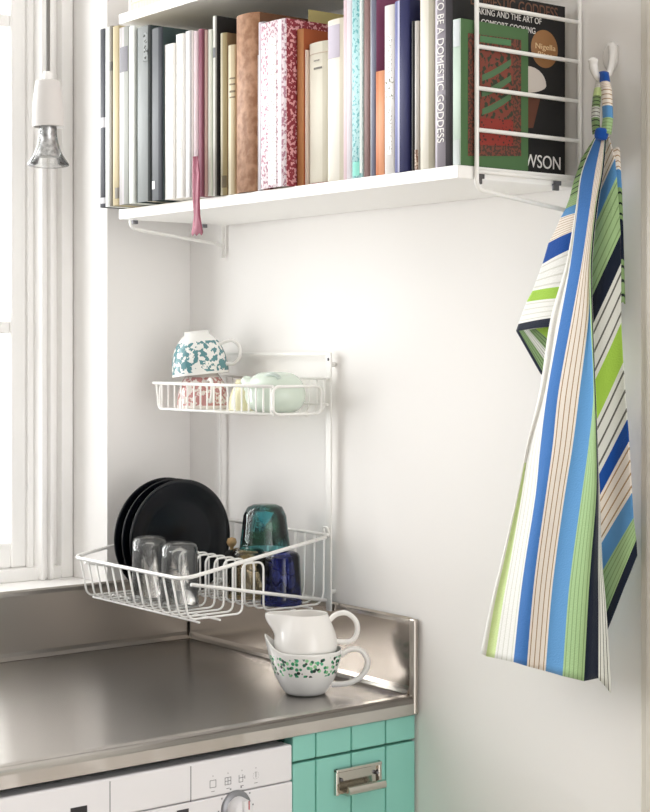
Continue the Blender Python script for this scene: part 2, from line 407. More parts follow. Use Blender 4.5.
ju = thing('milk_jug', 'plain white jug nested in the dotted jug on the worktop', 'jug', J + Vector((0, 0, .0582)), (0, 0, ang + PI))
po = [(.040, .0), (.0452, .004), (.0472, .012), (.0465, .024), (.0425, .038), (.037, .051), (.0335, .0595), (.033, .061)]
pi_ = [(.0315, .0605), (.035, .051), (.0405, .038), (.0435, .014), (.038, .004)]
obj('jug_body', jug_body(smooth_prof(po), smooth_prof(pi_), .024, .036, .027, .001, sw=.46), CERAMIC, ju)
b = B(); handle(b, [(-.0355, .050), (-.046, .059), (-.062, .0605), (-.0755, .048), (-.0765, .031), (-.067, .019), (-.0455, .0185)], .0040); obj('handle', b, CERAMIC, ju)

# ------------------------------------------------------------------ dish rack
RK = Vector((.27, -.012, 1.0))
rk = thing('dish_rack', 'white wire two tier dish drainer hanging on the wall above the steel worktop', 'dish rack', RK)
def R_(p): return Vector(p) - RK
b = B()
box(b, R_((.4135, -.0135, 1.000)), R_((.4265, -.0105, 1.409)), bev=.0008); box(b, R_((.109, -.0135, 1.000)), R_((.116, -.0105, 1.409)), bev=.0008)
box(b, R_((.112, -.0137, 1.4035)), R_((.4235, -.0103, 1.4085)), bev=.0008)
for x in (.113, .42):
    for z in (1.39, 1.03): tube(b, [R_((x, -.0115, z)), R_((x, -.0002, z))], .004, 8)
fr = obj('rack_frame', b, WIRE_G, rk)
for x in (.113, .42):
    b = B(); lathe(b, [(0, .0012), (.002, .001), (.0028, 0)], 12, M=Matrix.Translation(R_((x, -.0134, 1.398))) @ Matrix.Rotation(PI / 2, 4, 'X')); obj('screw', b, DCHROME, fr)
# lower basket
xl, xr = .109, .4252; yf, yb = -.289, -.022; zf, zb = 1.0742, 1.121; FZ = 1.0127
lb = B()
tube(lb, [R_(p) for p in rounded([(xr, yb, zb - .003), (xr, yf, zf), (xl - .016, yf, zf), (xl - .016, yb, zb - .003)], .024, 6)], .0031, 8)
tube(lb, [R_(p) for p in [(xl - .018, yb + .004, zb), (xr + .002, yb + .004, zb)]], .0025, 8)
for x in (xl, xr): tube(lb, [R_(p) for p in [(x, yb, 1.0185), (x, -.275, 1.0655)]], .0028, 8)
tube(lb, [R_((xl, yb, 1.0185)), R_((xr, yb, 1.0185))], .0024, 8)
for y in (-.262, -.225, -.082, -.05): tube(lb, [R_((xl + .004, y, FZ - .0042)), R_((xr + (.0 if y > -.2 else .003), y, FZ - .0042))], .0018, 6)
low = obj('lower_basket', lb, WIRE, rk)
lb = B(); tube(lb, [R_(p) for p in rounded([(xr, yb + .006, zb + .001), (xr, yb + .003, zb + .012), (xr - .012, yb + .003, zb + .012), (xr - .012, yb + .006, zb + .001)], .006, 5)], .0018, 6); obj('hook', lb, WIRE, low)
NW = 13; WXS = [xl + .0085 + (xr - xl - .0145) * k / (NW - 1) for k in range(NW)]
for k, x in enumerate(WXS):
    lb = B()
    ht = 1.088
    path = [(x, yf + .001, zf - .002), (x, -.2755, FZ), (x, -.1785, FZ), (x, -.1785, ht), (x, -.1390, ht), (x, -.1390, FZ), (x, -.032, FZ), (x, yb - .001, FZ + .012), (x, yb + .001, zb - .002)]
    tube(lb, [R_(p) for p in rounded(path, .012, 5)], .0017, 7)
    obj('basket_wire', lb, WIRE, low)
# upper basket
ux0, ux1 = .094, .42; uyf = -.1213; uyb = -.017; uz0 = 1.3128; uz1 = 1.3562
ub = B()
tube(ub, [R_(p) for p in [(ux0 - .022, uyf, uz1), (ux1, uyf, uz1)]], .0026, 8)
tube(ub, [R_(p) for p in rounded([(ux0 - .012, uyf, uz1), (ux0 - .004, uyf, uz0), (ux1, uyf, uz0), ], .008, 4)], .0022, 8)
for x in (ux0, ux1): tube(ub, [R_(p) for p in rounded([(x, uyf, uz0), (x, uyf, uz1), (x, -.028, uz1), (x, -.028, uz0)], .012, 5, True)], .0024, 8, True)
tube(ub, [R_((ux0, uyb, 1.3675)), R_((ux1 + .003, uyb, 1.3675))], .0022, 8); tube(ub, [R_((ux0, uyb, uz0 + .014)), R_((ux1 + .003, uyb, uz0 + .014))], .0022, 8)
for y in (-.09, -.055): tube(ub, [R_((ux0, y, uz0 - .0035)), R_((ux1, y, uz0 - .0035))], .0016, 6)
upb = obj('upper_basket', ub, WIRE, rk)
for k in range(17):
    x = ux0 + .006 + (ux1 - ux0 - .012) * k / 16
    ub = B(); tube(ub, [R_(p) for p in rounded([(x, uyf, uz1), (x, uyf, uz0), (x, -.024, uz0), (x, uyb, uz0 + .012), (x, uyb, 1.3675)], .006, 4)], .0015, 6)
    obj('basket_wire', ub, WIRE, upb)

# ------------------------------------------------------------------ black plates, standing between the wires
PR = .0975
def plate_bm():
    b_ = B()
    o_ = [(0, .0015), (.055, .0015), (.06, 0), (.062, .002), (.073, .005), (.091, .0095), (PR, .0125), (PR + .0004, .0135), (PR - .001, .0145)]
    i_ = [(.090, .0125), (.076, .0085), (.066, .0055), (.06, .0045), (0, .0042)]
    lathe(b_, o_ + i_, 72); return b_
for k, (name, x) in enumerate((('in front of the two other plates', .1720), ('between the two other plates', .1470), ('rearmost of three, nearest the window', .1222))):
    o = obj('dinner_plate', plate_bm(), PLATE, loc=(x, -.1385, FZ - .0085 + PR), rot=(0, PI / 2, 0))
    tag(o, 'black dinner plate standing in the rack, ' + name, 'plate', 'black plates in the dish rack')

# ------------------------------------------------------------------ glasses (all upside down)
def tumbler(name, label, cat, loc, r_mouth, r_base, h, m, wall=.0022, base=.008, ribs=0, group=None, rb=.008):
    b_ = B(); seg = 48
    o_ = [(r_mouth, 0)] + [(r_mouth + (r_base - r_mouth) * t, h * t) for t in (.25, .5, .75)] + [(r_base + .0006, h - rb), (r_base - rb * .3, h - rb * .3), (r_base - rb, h), (0, h)]
    i_ = [(0, h - base), (r_base - wall - .008, h - base), (r_base - wall - .001, h - base - .008), (r_mouth - wall, 0.0), (r_mouth, 0)]
    pr = o_ + i_
    lathe(b_, pr, seg)
    if ribs:
        for v in b_.verts:
            r = math.hypot(v.co.x, v.co.y)
            if r > r_base * .8:
                s = 1 + .018 * math.cos(ribs * math.atan2(v.co.y, v.co.x)); v.co.x *= s; v.co.y *= s
    o = obj(name, b_, m, loc=loc, recalc=True); tag(o, label, cat, group); return o
GF = FZ + .0018
tumbler('drinking_glass', 'clear glass tumbler upside down in front of the black plates', 'glass', (.2300, -.2265, GF), .0290, .0265, .101, CLEAR, group='clear tumblers in the rack')
tumbler('drinking_glass', 'clear glass tumbler upside down beside the row of plate hoops, nearer the basket corner', 'glass', (.3180, -.2265, GF), .0300, .0275, .100, CLEAR, group='clear tumblers in the rack')
tumbler('drinking_glass', 'cobalt blue glass tumbler upside down at the right end of the rack', 'glass', (.390, -.083, GF), .0325, .0275, .082, BLUE, ribs=12)
tumbler('drinking_glass', 'amber glass tumbler upside down under the teal tumbler', 'glass', (.300, -.085, GF), .033, .028, .0785, AMBER)
tumbler('drinking_glass', 'teal glass tumbler upside down on top of the amber and blue tumblers', 'glass', (.345, -.083, GF + .0825), .0405, .032, .0700, TEAL, rb=.014)
br = thing('bottle_brush', 'dark brush with small round wooden knob between the plates and the amber glass', 'brush', (.255, -.085, GF))
b = B(); lathe(b, smooth_prof([(0, 0), (.010, .002), (.012, .03), (.012, .062), (.008, .07), (0, .072)]), 20); obj('bristle_head', b, mat('dark_bristle', '#1b1a19', .8), br)
b = B(); lathe(b, [(.003, .07), (.003, .076), (.0065, .079), (.0085, .084), (.0065, .090), (.0, .0925)], 20); obj('knob', b, mat('pale_wood', '#c2a070', .5), br)

# ------------------------------------------------------------------ cups in the upper basket
UF = uz0 + .0016
def cup_bm(R, h, foot=.022):
    b_ = B()
    o_ = smooth_prof([(R, 0), (R * .985, h * .18), (R * .93, h * .42), (R * .80, h * .66), (R * .62, h * .82), (foot + .002, h * .9)])
    f_ = [(foot, h * .92), (foot * .98, h), (foot - .003, h), (foot - .004, h * .94), (0, h * .94)]
    i_ = [(0, h * .88)] + [(r - .0025, z - .002) for r, z in reversed(o_[2:])] + [(R - .0025, 0), (R, 0)]
    lathe(b_, o_ + f_ + i_, 48); return b_
def cup_handle(R, h, s=1):
    b_ = B(); P = [(R * .93, h * .22), (R * 1.25, h * .18), (R * 1.52, h * .32), (R * 1.56, h * .55), (R * 1.3, h * .72), (R * .80, h * .66)]
    tube(b_, [Vector((x, 0, z)) for x, z in smooth_prof(P, 6)], .0032, 8); return b_
TEALP = pattern_mat('teal_transfer_print', '#f1f1ee', '#5d8e95', 120, .50, None, (.004, .056), .2, 'noise')
PINKP = pattern_mat('pink_transfer_print', '#f3ebe5', '#cc9391', 130, .51, None, (.005, .052), .2, 'noise')
YEL = mat('cream_glaze', '#efe9c4', .25)
MINT = mat('mint_glaze', '#d6e2d6', .22)
CX, CY = .150, -.0735
c1 = thing('teacup', 'white teacup with pink floral print upside down at the bottom of the cup stack', 'cup', (CX + .004, -.0748, UF + .0006), (0, 0, -.35))
obj('cup_body', cup_bm(.0435, .068), PINKP, c1); obj('handle', cup_handle(.0430, .068), CERAMIC, c1)
c2 = thing('teacup', 'white teacup with blue green floral print upside down on top of the pink printed cup', 'cup', (CX - .004, CY, UF + .0560), (.0, -.10, ang - .25))
obj('cup_body', cup_bm(.0485, .074), TEALP, c2); obj('handle', cup_handle(.0465, .074), CERAMIC, c2)
c3 = thing('cup', 'small cream glazed cup behind the wires between the pink cup and the mint jug', 'cup', (.262, -.060, UF), (0, 0, -.2))
obj('cup_body', cup_bm(.030, .05, .018), YEL, c3); obj('handle', cup_handle(.030, .05), YEL, c3)
# mint jug lying on its side
mj = thing('cream_jug', 'pale mint green glazed jug upside down in the upper basket', 'jug', (.3600, -.0735, UF + .0002), (0, 0, .35))
b = B()
o_ = smooth_prof([(.032, 0), (.042, .006), (.0495, .020), (.0490, .036), (.041, .052), (.026, .0615), (.0, .0635)])
i_ = [(0, .060), (.024, .058), (.039, .049), (.0465, .035), (.0465, .020), (.0395, .008), (.030, .002), (.032, 0)]
lathe(b, o_ + i_, 48)
for v in b.verts: v.co.y *= .86
obj('jug_body', b, MINT, mj)
b = B(); P = [Vector((x, 0, z)) for x, z in smooth_prof([(-.040, .036), (-.047, .041), (-.055, .047), (-.061, .051)], 5)]; n = len(P)
tube(b, P, .01, 14, rs=[.017 - .010 * i / (n - 1) for i in range(n)]); obj('spout', b, MINT, mj)
b = B(); P = [Vector((.012 + .013 * math.cos(t), -.026 - .002 * math.sin(t), .053 + .0075 * math.sin(t))) for t in [PI * k / 10 for k in range(11)]]
tube(b, P, .0034, 10); obj('handle', b, mat('mint_handle', '#c4cfc9', .25), mj)

# ------------------------------------------------------------------ wall shelf with wire side panels
YS = -.219; ZT = 1.6445; TH = .0165; SX0, SX1 = .1215, .9475
def ladder(name, label, x):
    t = thing(name, label, 'shelf bracket', (x, -.004, 1.58))
    def Q(y, z): return (0, y + .004, z - 1.58)
    yF = -.192; zlow = 1.62
    b_ = B()
    tube(b_, [Q(*p) for p in rounded([(yF, 2.3), (yF, 1.6165), (-.006, 1.5905)], .012, 5)[:-1] + [Vector((-.006, 1.592))]] if False else [Q(p[0], p[1]) for p in [(v.x, v.y) for v in rounded([(yF, 2.3, 0), (yF, 1.6150, 0), (-.006, 1.5940, 0)], .012, 5)]], .0030, 8)
    tube(b_, [Q(-.0065, 2.3), Q(-.0065, 1.572)], .0034, 8)
    t_ = obj('side_wire', b_, WIRE, t)
    z = 1.6375
    for k in range(13):
        b_ = B(); tube(b_, [Q(yF, z + .0524 * k), Q(-.0065, z + .0524 * k)], .0028, 8); obj('rung', b_, WIRE, t)
    return t
ladder('shelf_side_panel', 'white wire ladder panel at the open end of the bookshelf beside the towel', .9525)
ladder('shelf_side_panel', 'white wire ladder panel at the window end of the bookshelf, rod below the board', .1140)
def board(name, label, z):
    t = thing(name, label, 'shelf', ((SX0 + SX1) / 2, -.11, z - TH))
    b_ = B(); box(b_, (SX0 - t.location.x, YS + .11, 0), (SX1 - t.location.x, .106, TH), bev=.0012)
    obj('shelf_board', b_, WHITE_PAINT, t)
    for xe, s in ((SX1, 1), (SX0, -1)):
        for y in (-.183, -.045):
            b_ = B(); box(b_, (xe + s * .0002 - t.location.x, y - .006 + .11, .001), (xe + s * .0042 - t.location.x, y + .006 + .11, .0115), bev=.001)
            box(b_, (xe + s * .0005 - t.location.x, y - .009 + .11, -.006), (xe + s * .0042 - t.location.x, y + .002 + .11, .003), bev=.001)
            obj('shelf_clip', b_, DCHROME, t)
    return t
board('wall_shelf', 'white bookshelf board holding the long row of books', ZT)
board('wall_shelf', 'upper white shelf board above the row of books', 1.9660)
# ------------------------------------------------------------------ books
def cloth(name, c, vary=None, rough=.6): return mat('book_' + name, c, rough, vary=vary, scale=40)
bn = 0; xprev = None
BW = 'books standing on the wall shelf'
def book(R, p, depth, top, spine, board_c, label, rnd=.002, bands=(), width=None, smat=None, bmat=None, parts=None, gap=.0006):
    """one book whose spine ends at pixel R; spine = colour or [(fraction, colour)...] across the spine; bands = (y0,y1,colour) printed blocks"""
    global bn, xprev
    yS = -.214 - p
    x0 = xprev + gap
    x1 = xprev + width if width else at(R, 120, 'y', yS).x
    xprev = x1
    zt = at(0 if False else 325, 0, 'y', yS).z
    zt = at(325 + ((x1 + x0) / 2 - CAM.x) * 0, 0, 'y', yS).z if False else None
    # height from the picture row at the spine's middle
    xm = (x0 + x1) / 2
    v = Vector((xm, yS, 0)) - CAM; dep = v.dot(DV); zt = CAM.z + (HOR - top) / FPX * dep
    h_ = zt - ZT - .0004; h_ = min(h_, 1.9485 - ZT); w = x1 - x0; bn += 1
    t = thing('book', label, 'book', (xm, yS, ZT + .0004), group=BW)
    cols = spine if isinstance(spine, list) else [(1, spine)]
    mats = [smat] if smat else [cloth('%d_%d' % (bn, i), c) for i, (f, c) in enumerate(cols)]
    bm_ = bmat or cloth('%d_b' % bn, board_c); mats = mats + [bm_]; bi = len(mats) - 1
    tk = min(.0018, w * .2)
    N = 14; out = []; inn = []
    for k in range(N + 1):
        f = k / N; xx = -w / 2 + w * f; yy = rnd * (1 - math.sin(PI * f) ** .6); out.append((xx, yy)); inn.append((max(-w / 2 + tk, min(w / 2 - tk, xx)), yy + tk))
    out = [(-w / 2, depth)] + out + [(w / 2, depth)]; inn = [(-w / 2 + tk, depth)] + inn + [(w / 2 - tk, depth)]
    b_ = B(); V = [[b_.verts.new((x, y, z)) for x, y in L_] for L_ in (out, inn) for z in (0, h_)]
    o0, o1, i0, i1 = V; n = len(out)
    for k in range(n - 1):
        fr = max(0, min(.999, (k - 1 + .5) / N)); mi = bi if k in (0, n - 2) else (0 if smat else next(i for i, (f, c) in enumerate(cols) if fr < f))
        for q in ((o0[k], o0[k + 1], o1[k + 1], o1[k]), (i0[k + 1], i0[k], i1[k], i1[k + 1]), (o1[k], o1[k + 1], i1[k + 1], i1[k]), (o0[k + 1], o0[k], i0[k], i0[k + 1])):
            f = b_.faces.new(q); f.material_index = mi
            if 0 < k < n - 2: f.smooth = True
    for k in (0, n - 1): b_.faces.new((o0[k], o1[k], i1[k], i0[k])).material_index = bi
    cov = obj('cover', b_, mats, t)
    b_ = B(); box(b_, (-w / 2 + tk + .0001, rnd + tk + .0005, .003), (w / 2 - tk - .0001, depth - .003, h_ - .003)); obj('page_block', b_, PAPER, t)
    for q, (y0, y1, c, f0, f1) in enumerate(bands):
        za = CAM.z + (HOR - y1) / FPX * dep - ZT; zb_ = CAM.z + (HOR - y0) / FPX * dep - ZT; za = max(za, .0006); zb_ = min(zb_, h_ - .0006)
        b_ = B(); a_ = []; M_ = 8
        for k in range(M_ + 1):
            f = f0 + (f1 - f0) * k / M_; a_.append((-w / 2 + w * f, rnd * (1 - math.sin(PI * f) ** .6) - .0004))
        lo = [b_.verts.new((x, y, za)) for x, y in a_]; hi = [b_.verts.new((x, y, zb_)) for x, y in a_]
        lo2 = [b_.verts.new((x, y + .0005, za)) for x, y in a_]; hi2 = [b_.verts.new((x, y + .0005, zb_)) for x, y in a_]
        for k in range(M_):
            for qd in ((lo[k], lo[k + 1], hi[k + 1], hi[k]), (lo2[k + 1], lo2[k], hi2[k], hi2[k + 1]), (hi[k], hi[k + 1], hi2[k + 1], hi2[k]), (lo[k + 1], lo[k], lo2[k], lo2[k + 1])): b_.faces.new(qd)
        b_.faces.new((lo[0], hi[0], hi2[0], lo2[0])); b_.faces.new((lo[-1], lo2[-1], hi2[-1], hi[-1]))
        obj('spine_print', b_, c if not isinstance(c, str) else mat('print_' + c, c, .6), cov)
    t['_w'] = w; t['_h'] = h_
    return t, cov, x0, x1, yS, h_
xprev = at(98.8, 120, 'y', -.214 - .045).x
PRINT = pattern_mat('grey_small_print', '#f6f5f3', '#b7b3b2', 420, .43, None, None, .6, 'noise')
W = '#faf9f6'
book(104.5, .045, .235, 29, [(.25, '#c9c9cb'), (1, '#30333d')], '#30333d', 'thin slate black book, first in the row at the window end', bands=[(118, 128, '#c4c2c6', .3, 1), (198, 204, '#b9b9bd', .3, 1)])
book(109.2, .045, .235, 27, '#eef1ee', '#eef1ee', 'thin white book between the slate black book and the taupe book at the window end')
book(112.2, .0455, .235, 26, '#7d7668', '#7d7668', 'thin taupe grey book beside the wheat yellow book', bands=[(62, 71, '#4c4942', .2, 1)])
book(118.2, .046, .235, 26, [(.3, '#e0d3ae'), (1, '#bfb08a')], '#c8bb98', 'wheat yellow book with dark mark low on its spine, near the window end', bands=[(188, 199, '#6d675c', .5, 1)])
book(128.2, .046, .235, 27, [(.35, '#b9b4b4'), (.6, '#c8c5c8'), (1, '#a3a5a0')], '#a3a5a0', 'silver grey book with dark block high on its spine', bands=[(47, 72, '#6f6d74', .1, .9)])
book(133.6, .046, .235, 26, '#eef3ef', '#e3e8e4', 'thin white book beside the wide grey and dark green book')
book(149, .044, .235, 26.5, [(.16, '#2d403c'), (.86, '#8b9090'), (1, '#34393a')], '#2b3a3a', 'wide book with grey spine and dark green edges', rnd=.004, bands=[(34, 62, pattern_mat('black_squiggle', '#8b9090', '#1f2222', 160, .44, None, None, .6, 'noise'), .6, .86)])
book(161.3, .042, .235, 28, [(.18, '#43464b'), (.68, '#62666b'), (1, '#272b36')], '#2c3d3e', 'slate grey book with navy edge and small white mark, beside the plain white books', rnd=.003, bands=[(181, 189, '#dcdcdc', .12, .4)])
book(173.2, .037, .17, 44, W, W, 'plain white book, shortest of the white books, beside the slate grey book', rnd=.001)
book(182.6, .034, .17, 34, W, W, 'white book with faint grey lettering on its spine', bands=[(65, 160, PRINT, .3, .75)])
book(190.6, .031, .18, 31, [(.8, '#f1f0f1'), (1, '#b9b7ba')], W, 'white book with grey edge beside the pink edged book')
book(196, .027, .19, 31, '#f1dfe6', '#f1e6ea', 'thin pinkish white book beside the mauve book')
mb, mcov, mx0, mx1, my, mh = book(201.6, .024, .18, 29, [(.3, '#b98494'), (1, '#8d5064')], '#7e4a58', 'mauve book with red ribbon hanging over the shelf edge', rnd=.001)
# its ribbon bookmark
b = B(); RB = mat('mauve_ribbon', '#8f4057', .6, bump=.3, scale=200)
xa, xb = at(192.8, 180, 'y', -.2500).x, at(201.5, 180, 'y', -.2500).x; xo = mb.location.x; yo = mb.location.y
rows = [(156, .0, .6, 0), (175, .0, .85, 0), (200, .05, .75, 0), (215, .1, .75, .001), (226, -.1, .95, 0), (233, -.25, 1.15, 0)]
pr = []
for i, (py, f0, f1, dy) in enumerate(rows):
    z = at(197, py, 'y', -.2500).z - mb.location.z
    y_ = -.2500 - yo
    pr.append([b.verts.new((xa + (xb - xa) * (f0 + (f1 - f0) * k / 6) - xo, y_ - .0012 * math.sin(k * 1.3 + i), z - (.004 * (k % 2) if i == 5 else 0))) for k in range(7)])
for i in range(len(pr) - 1):
    for k in range(6): b.faces.new((pr[i][k], pr[i][k + 1], pr[i + 1][k + 1], pr[i + 1][k])).smooth = True
rb = obj('hanging_ribbon', b, RB, mb); sm = rb.modifiers.new('thick', 'SOLIDIFY'); sm.thickness = .0008
book(205.6, .020, .18, 30, '#c8a8a2', '#bfa29c', 'thin dusty pink book between the mauve book and the pale green one')
book(210.2, .017, .18, 29.5, [(.5, '#dfe8e0'), (1, '#e9ece2')], '#dfe6da', 'pale greenish white book beside the tall white book with black cover')
book(215.8, .014, .195, 16, [(.8, '#f0f0ea'), (1, '#8f8f8c')], '#171616', 'tall thin white book with black cover rising above its neighbours', bands=[(48, 58, '#8a8c90', .2, .8)])
book(225, .009, .15, 33, [(.55, '#e2dcc2'), (1, '#a99a72')], '#8d7658', 'cream and olive book with torn foot of spine', rnd=.004, bands=[(176, 188, '#6b6048', .55, .98)])
book(233.8, .006, .14, 45, [(.6, '#ece3c9'), (1, '#d6c6a4')], '#d9c9a4', 'short cream book with thin lines, left of the worn leather book', rnd=.003, bands=[(78, 79.5, '#8d7f68', .4, 1), (84, 85.5, '#8d7f68', .4, 1), (91, 93, '#8d7f68', .4, 1), (97, 98.5, '#8d7f68', .4, 1)])
LEATHER = mat('worn_leather', '#96694a', .6, vary='#ba8f70', scale=70, bump=.5)
book(254.2, .010, .2, 14, None, '#6e4a33', 'thick worn brown leather book with rounded spine', rnd=.010, smat=LEATHER)
book(258.2, .0045, .13, 55, '#f1eff0', '#e5e3e4', 'slim short white book beside the worn leather book')
book(263.5, .006, .18, 22, [(.5, '#d2cfd6'), (1, '#9c9aa2')], '#c9c6ca', 'thin white and grey book left of the pink patterned book', bands=[(23, 50, '#b9a7b4', .3, .9)])
book(0, -.074, .12, 9.5, '#cfc489', '#cfc489', 'thin straw yellow booklet standing behind the pink patterned book', width=.0035)
PINKF = pattern_mat('pink_floral_cloth', '#f1e4ea', '#bb8799', 210, .46, None, None, .6, 'noise')
CRIM = pattern_mat('crimson_floral_cloth', '#8d2f3c', '#dfa9ae', 190, .46, None, None, .6, 'noise')
pk, pc, _, _, _, _ = book(284.3, .017, .205, 21, None, None, 'pink and crimson floral patterned book with white title strip', rnd=.004, smat=PINKF, bmat=CRIM, bands=[(38, 185, PRINT, .38, .68), (21, 188, '#f0e6ee', .74, .86)])
book(302.6, -.003, .17, 29, [(.3, '#b06c3e'), (1, '#c98a58')], '#a9562f', 'burnt orange book with brown orange cover rising behind the cream books', rnd=.002)
book(306.2, -.006, .13, 50, '#efdccf', '#efdccf', 'slim pale peach book between the orange book and the wide cream one')
book(328.4, -.005, .14, 42, [(.7, '#ebe7d8'), (1, '#d8d3c2')], '#e3dcc8', 'wide cream book with dark red foot band on its spine', rnd=.007, bands=[(183, 186.5, '#8e3836', .02, .98), (53, 54, '#c9b9a8', .1, .9), (60, 61.2, '#8f8a80', .35, .6), (67.5, 69.5, '#77736a', .35, .7)])
book(344.6, .0, .195, 19, [(.75, '#efebe0'), (1, '#dcd6c4')], '#e5dfcc', 'cream book with lilac grey panel high on its spine', rnd=.004, bands=[(25, 58, '#b7afbe', .06, .72)])
book(351.2, .004, .195, -6, [(.5, '#dcc4cc'), (1, '#efeaf2')], '#e6dfe6', 'tall pale pink book left of the turquoise patterned one')
TURQ = pattern_mat('turquoise_print', '#a9d5d8', '#5fa9b0', 190, .45, None, None, .55, 'noise')
book(362, .0045, .195, -4, None, '#e9efe9', 'tall turquoise patterned book', rnd=.002, smat=TURQ, bmat=cloth('turq_b', '#e2ebe6'), bands=[(0, 174, '#e6efee', .78, .97), (162, 176, '#6fc4b4', .1, .76)])
book(369.2, .003, .195, -6, '#8f706e', '#856664', 'mauve brown book right of the turquoise patterned one', rnd=.002)
book(375.2, .003, .195, -8, [(.3, '#b5b9bf'), (1, '#77798e')], '#86486a', 'blue grey book with magenta cover behind the short orange book', rnd=.002)
book(384, .003, .12, 71, [(.35, '#d9865a'), (1, '#e6a077')], '#c9693f', 'short bright orange book', rnd=.001)
FLY = pattern_mat('olive_specks', '#eceae8', '#5b5f38', 230, .40, None, None, .6, 'noise')
book(394.2, .004, .195, 5, '#eceae9', '#eceae9', 'white book with small olive motif midway down its spine', rnd=.002, bands=[(78, 101, FLY, .15, .9), (35, 75, PRINT, .4, .75), (108, 155, PRINT, .4, .75)])
book(407.8, .006, .195, 0, [(.28, '#6f74a8'), (.42, '#c9cbe6'), (1, '#1c2058')], '#161a4a', 'navy blue book with pale stripe along its spine', rnd=.003)
book(0, -.022, .165, -6, '#c3bb9c', '#bdb494', 'tall pale olive book set back between the navy book and the silver book', width=.004)
book(413.4, .004, .18, 21, [(.45, '#a3a5aa'), (1, '#1d1d1f')], '#1a1a1b', 'silver and black book right of the navy book', rnd=.002)
book(417.6, .0035, .18, 21, '#d2cdc9', '#c4beb8', 'thin pale grey book with brown mottled foot, left of the wide ivory book', bands=[(150, 172, pattern_mat('brown_mottle', '#cdb9a6', '#7a5a4a', 300, .5, None, None, .6, 'noise'), .05, .95)])
book(432.4, .004, .195, -8, [(.75, '#ece8dc'), (1, '#cdc8b6')], '#ddd7c6', 'tall wide ivory book with plain spine', rnd=.005)
bk, bcov, kx0, kx1, ky, kh = book(450.2, .004, .206, -12, [(.22, '#cac4cf'), (.72, '#8f8992'), (1, '#3a363c')], '#0d0c0d', 'tall black cookbook with white lettered grey spine and gold badge on its cover', rnd=.004, gap=.0012)
LET = mat('white_print', '#e9e6e4', .6); GOLDP = mat('dull_gold_print', '#6e4a38', .6)
def spine_M(px, py):     # text runs down the spine
    p = at(px, py, 'y', ky - .0006); return Matrix.Translation(p - bk.location) @ Matrix(((0, 1, 0, 0), (0, 0, -1, 0), (-1, 0, 0, 0), (0, 0, 0, 1)))
za = at(441, 38, 'y', ky).z; zb_ = at(441, 142, 'y', ky).z
# capital letters: baseline towards the left edge
text('spine_title', 'DOMESTIC GODDESS', .0175, spine_M(437.5, 38.5), LET, bcov, width=za - zb_)
text('spine_title', 'HOW TO BE A', .0175, spine_M(437.5, -32), LET, bcov, width=at(441, -32, 'y', ky).z - at(441, 34, 'y', ky).z)
def cov_M(px, py, x):
    p = at(px, py, 'x', x + .0002); return Matrix.Translation(p - bk.location) @ Matrix(((0, 0, 1, 0), (1, 0, 0, 0), (0, 1, 0, 0), (0, 0, 0, 1)))
def cw(px0, px1, x): return at(px1, 50, 'x', x).y - at(px0, 50, 'x', x).y
text('subtitle', 'BAKING AND THE ART OF', .0115, cov_M(474, 13, kx1), LET, bcov, width=cw(474, 541, kx1))
text('subtitle', 'COMFORT COOKING', .0115, cov_M(481, 25, kx1), LET, bcov, width=cw(481, 535, kx1))
text('cover_title', 'DOMESTIC GODDESS', .022, cov_M(470, 4, kx1), GOLDP, bcov, width=cw(470, 557, kx1))
text('author_name', 'NIGELLA LAWSON', .0245, cov_M(457, 160, kx1), LET, bcov, width=cw(457, 559.5, kx1))
b = B(); p = at(544.5, 49, 'x', kx1) - bk.location
lathe(b, [(0, .0004), (.0245, .0004), (.025, 0)], 40, M=Matrix.Translation(p) @ Matrix.Rotation(PI / 2, 4, 'Y')); bd = obj('badge', b, mat('badge_gold', '#94693f', .5), bcov)
text('badge_text', 'Nigella', .0105, cov_M(535, 48, kx1 + .0005), mat('badge_print', '#e0c49a', .5), bd, width=cw(534.5, 554.5, kx1)); text('badge_text', 'Bites', .0105, cov_M(537.5, 56.5, kx1 + .0005), mat('badge_print', '#e0c49a', .5), bd, width=cw(537.5, 551.5, kx1))
def flat_poly(pts, x, base, t=.0004):
    b_ = B(); P = [at(px, py, 'x', x) - base for px, py in pts]
    lo = [b_.verts.new(p) for p in P]; hi = [b_.verts.new(p + Vector((t, 0, 0))) for p in P]
    b_.faces.new(hi); b_.faces.new(lo[::-1])
    for k in range(len(P)): j = (k + 1) % len(P); b_.faces.new((lo[k], lo[j], hi[j], hi[k]))
    return b_
el = [(526 + 20 * math.cos(a), 86 + 20 * math.sin(a) * (1 if math.sin(a) < 0 else .35)) for a in [2 * PI * k / 28 for k in range(28)]]
obj('cake_icing_picture', flat_poly(el, kx1, bk.location), mat('icing_print', '#cfc6be', .6), bcov)
obj('cake_case_picture', flat_poly([(506, 93), (541, 95), (533, 128), (512, 128)], kx1, bk.location, .0003), mat('case_print', '#5e3524', .6), bcov)
gk, gcov, gx0, gx1, gy_, gh = book(460.2, .001, .119, 19, '#c5d8ca', '#46693f', 'small green book with red ornamental cover at the end of the row', rnd=.001, gap=.0008, bands=[(20, 47, '#c7ced0', .1, .9), (140, 165, '#b9c0be', .1, .9)])
BORD = pattern_mat('dark_scroll_border', '#3f3025', '#743d2e', 260, .5, None, None, .6, 'noise')
FIELD = pattern_mat('red_ornament', '#7a3a2c', '#2c3524', 150, .47, None, None, .6, 'noise')
REDD = pattern_mat('red_diaper', '#8a2c22', '#3b211a', 190, .30, None, None, .6)
X = gx1
def gq(n, pts, m, lift): obj(n, flat_poly(pts, X + lift, gk.location, .0003), m, gcov)
gq('cover_border', [(468, 33), (521, 40), (521, 156), (468, 156)], BORD, .0002)
gq('cover_panel', [(480, 49), (513, 54), (513, 146), (480, 145)], FIELD, .0006)
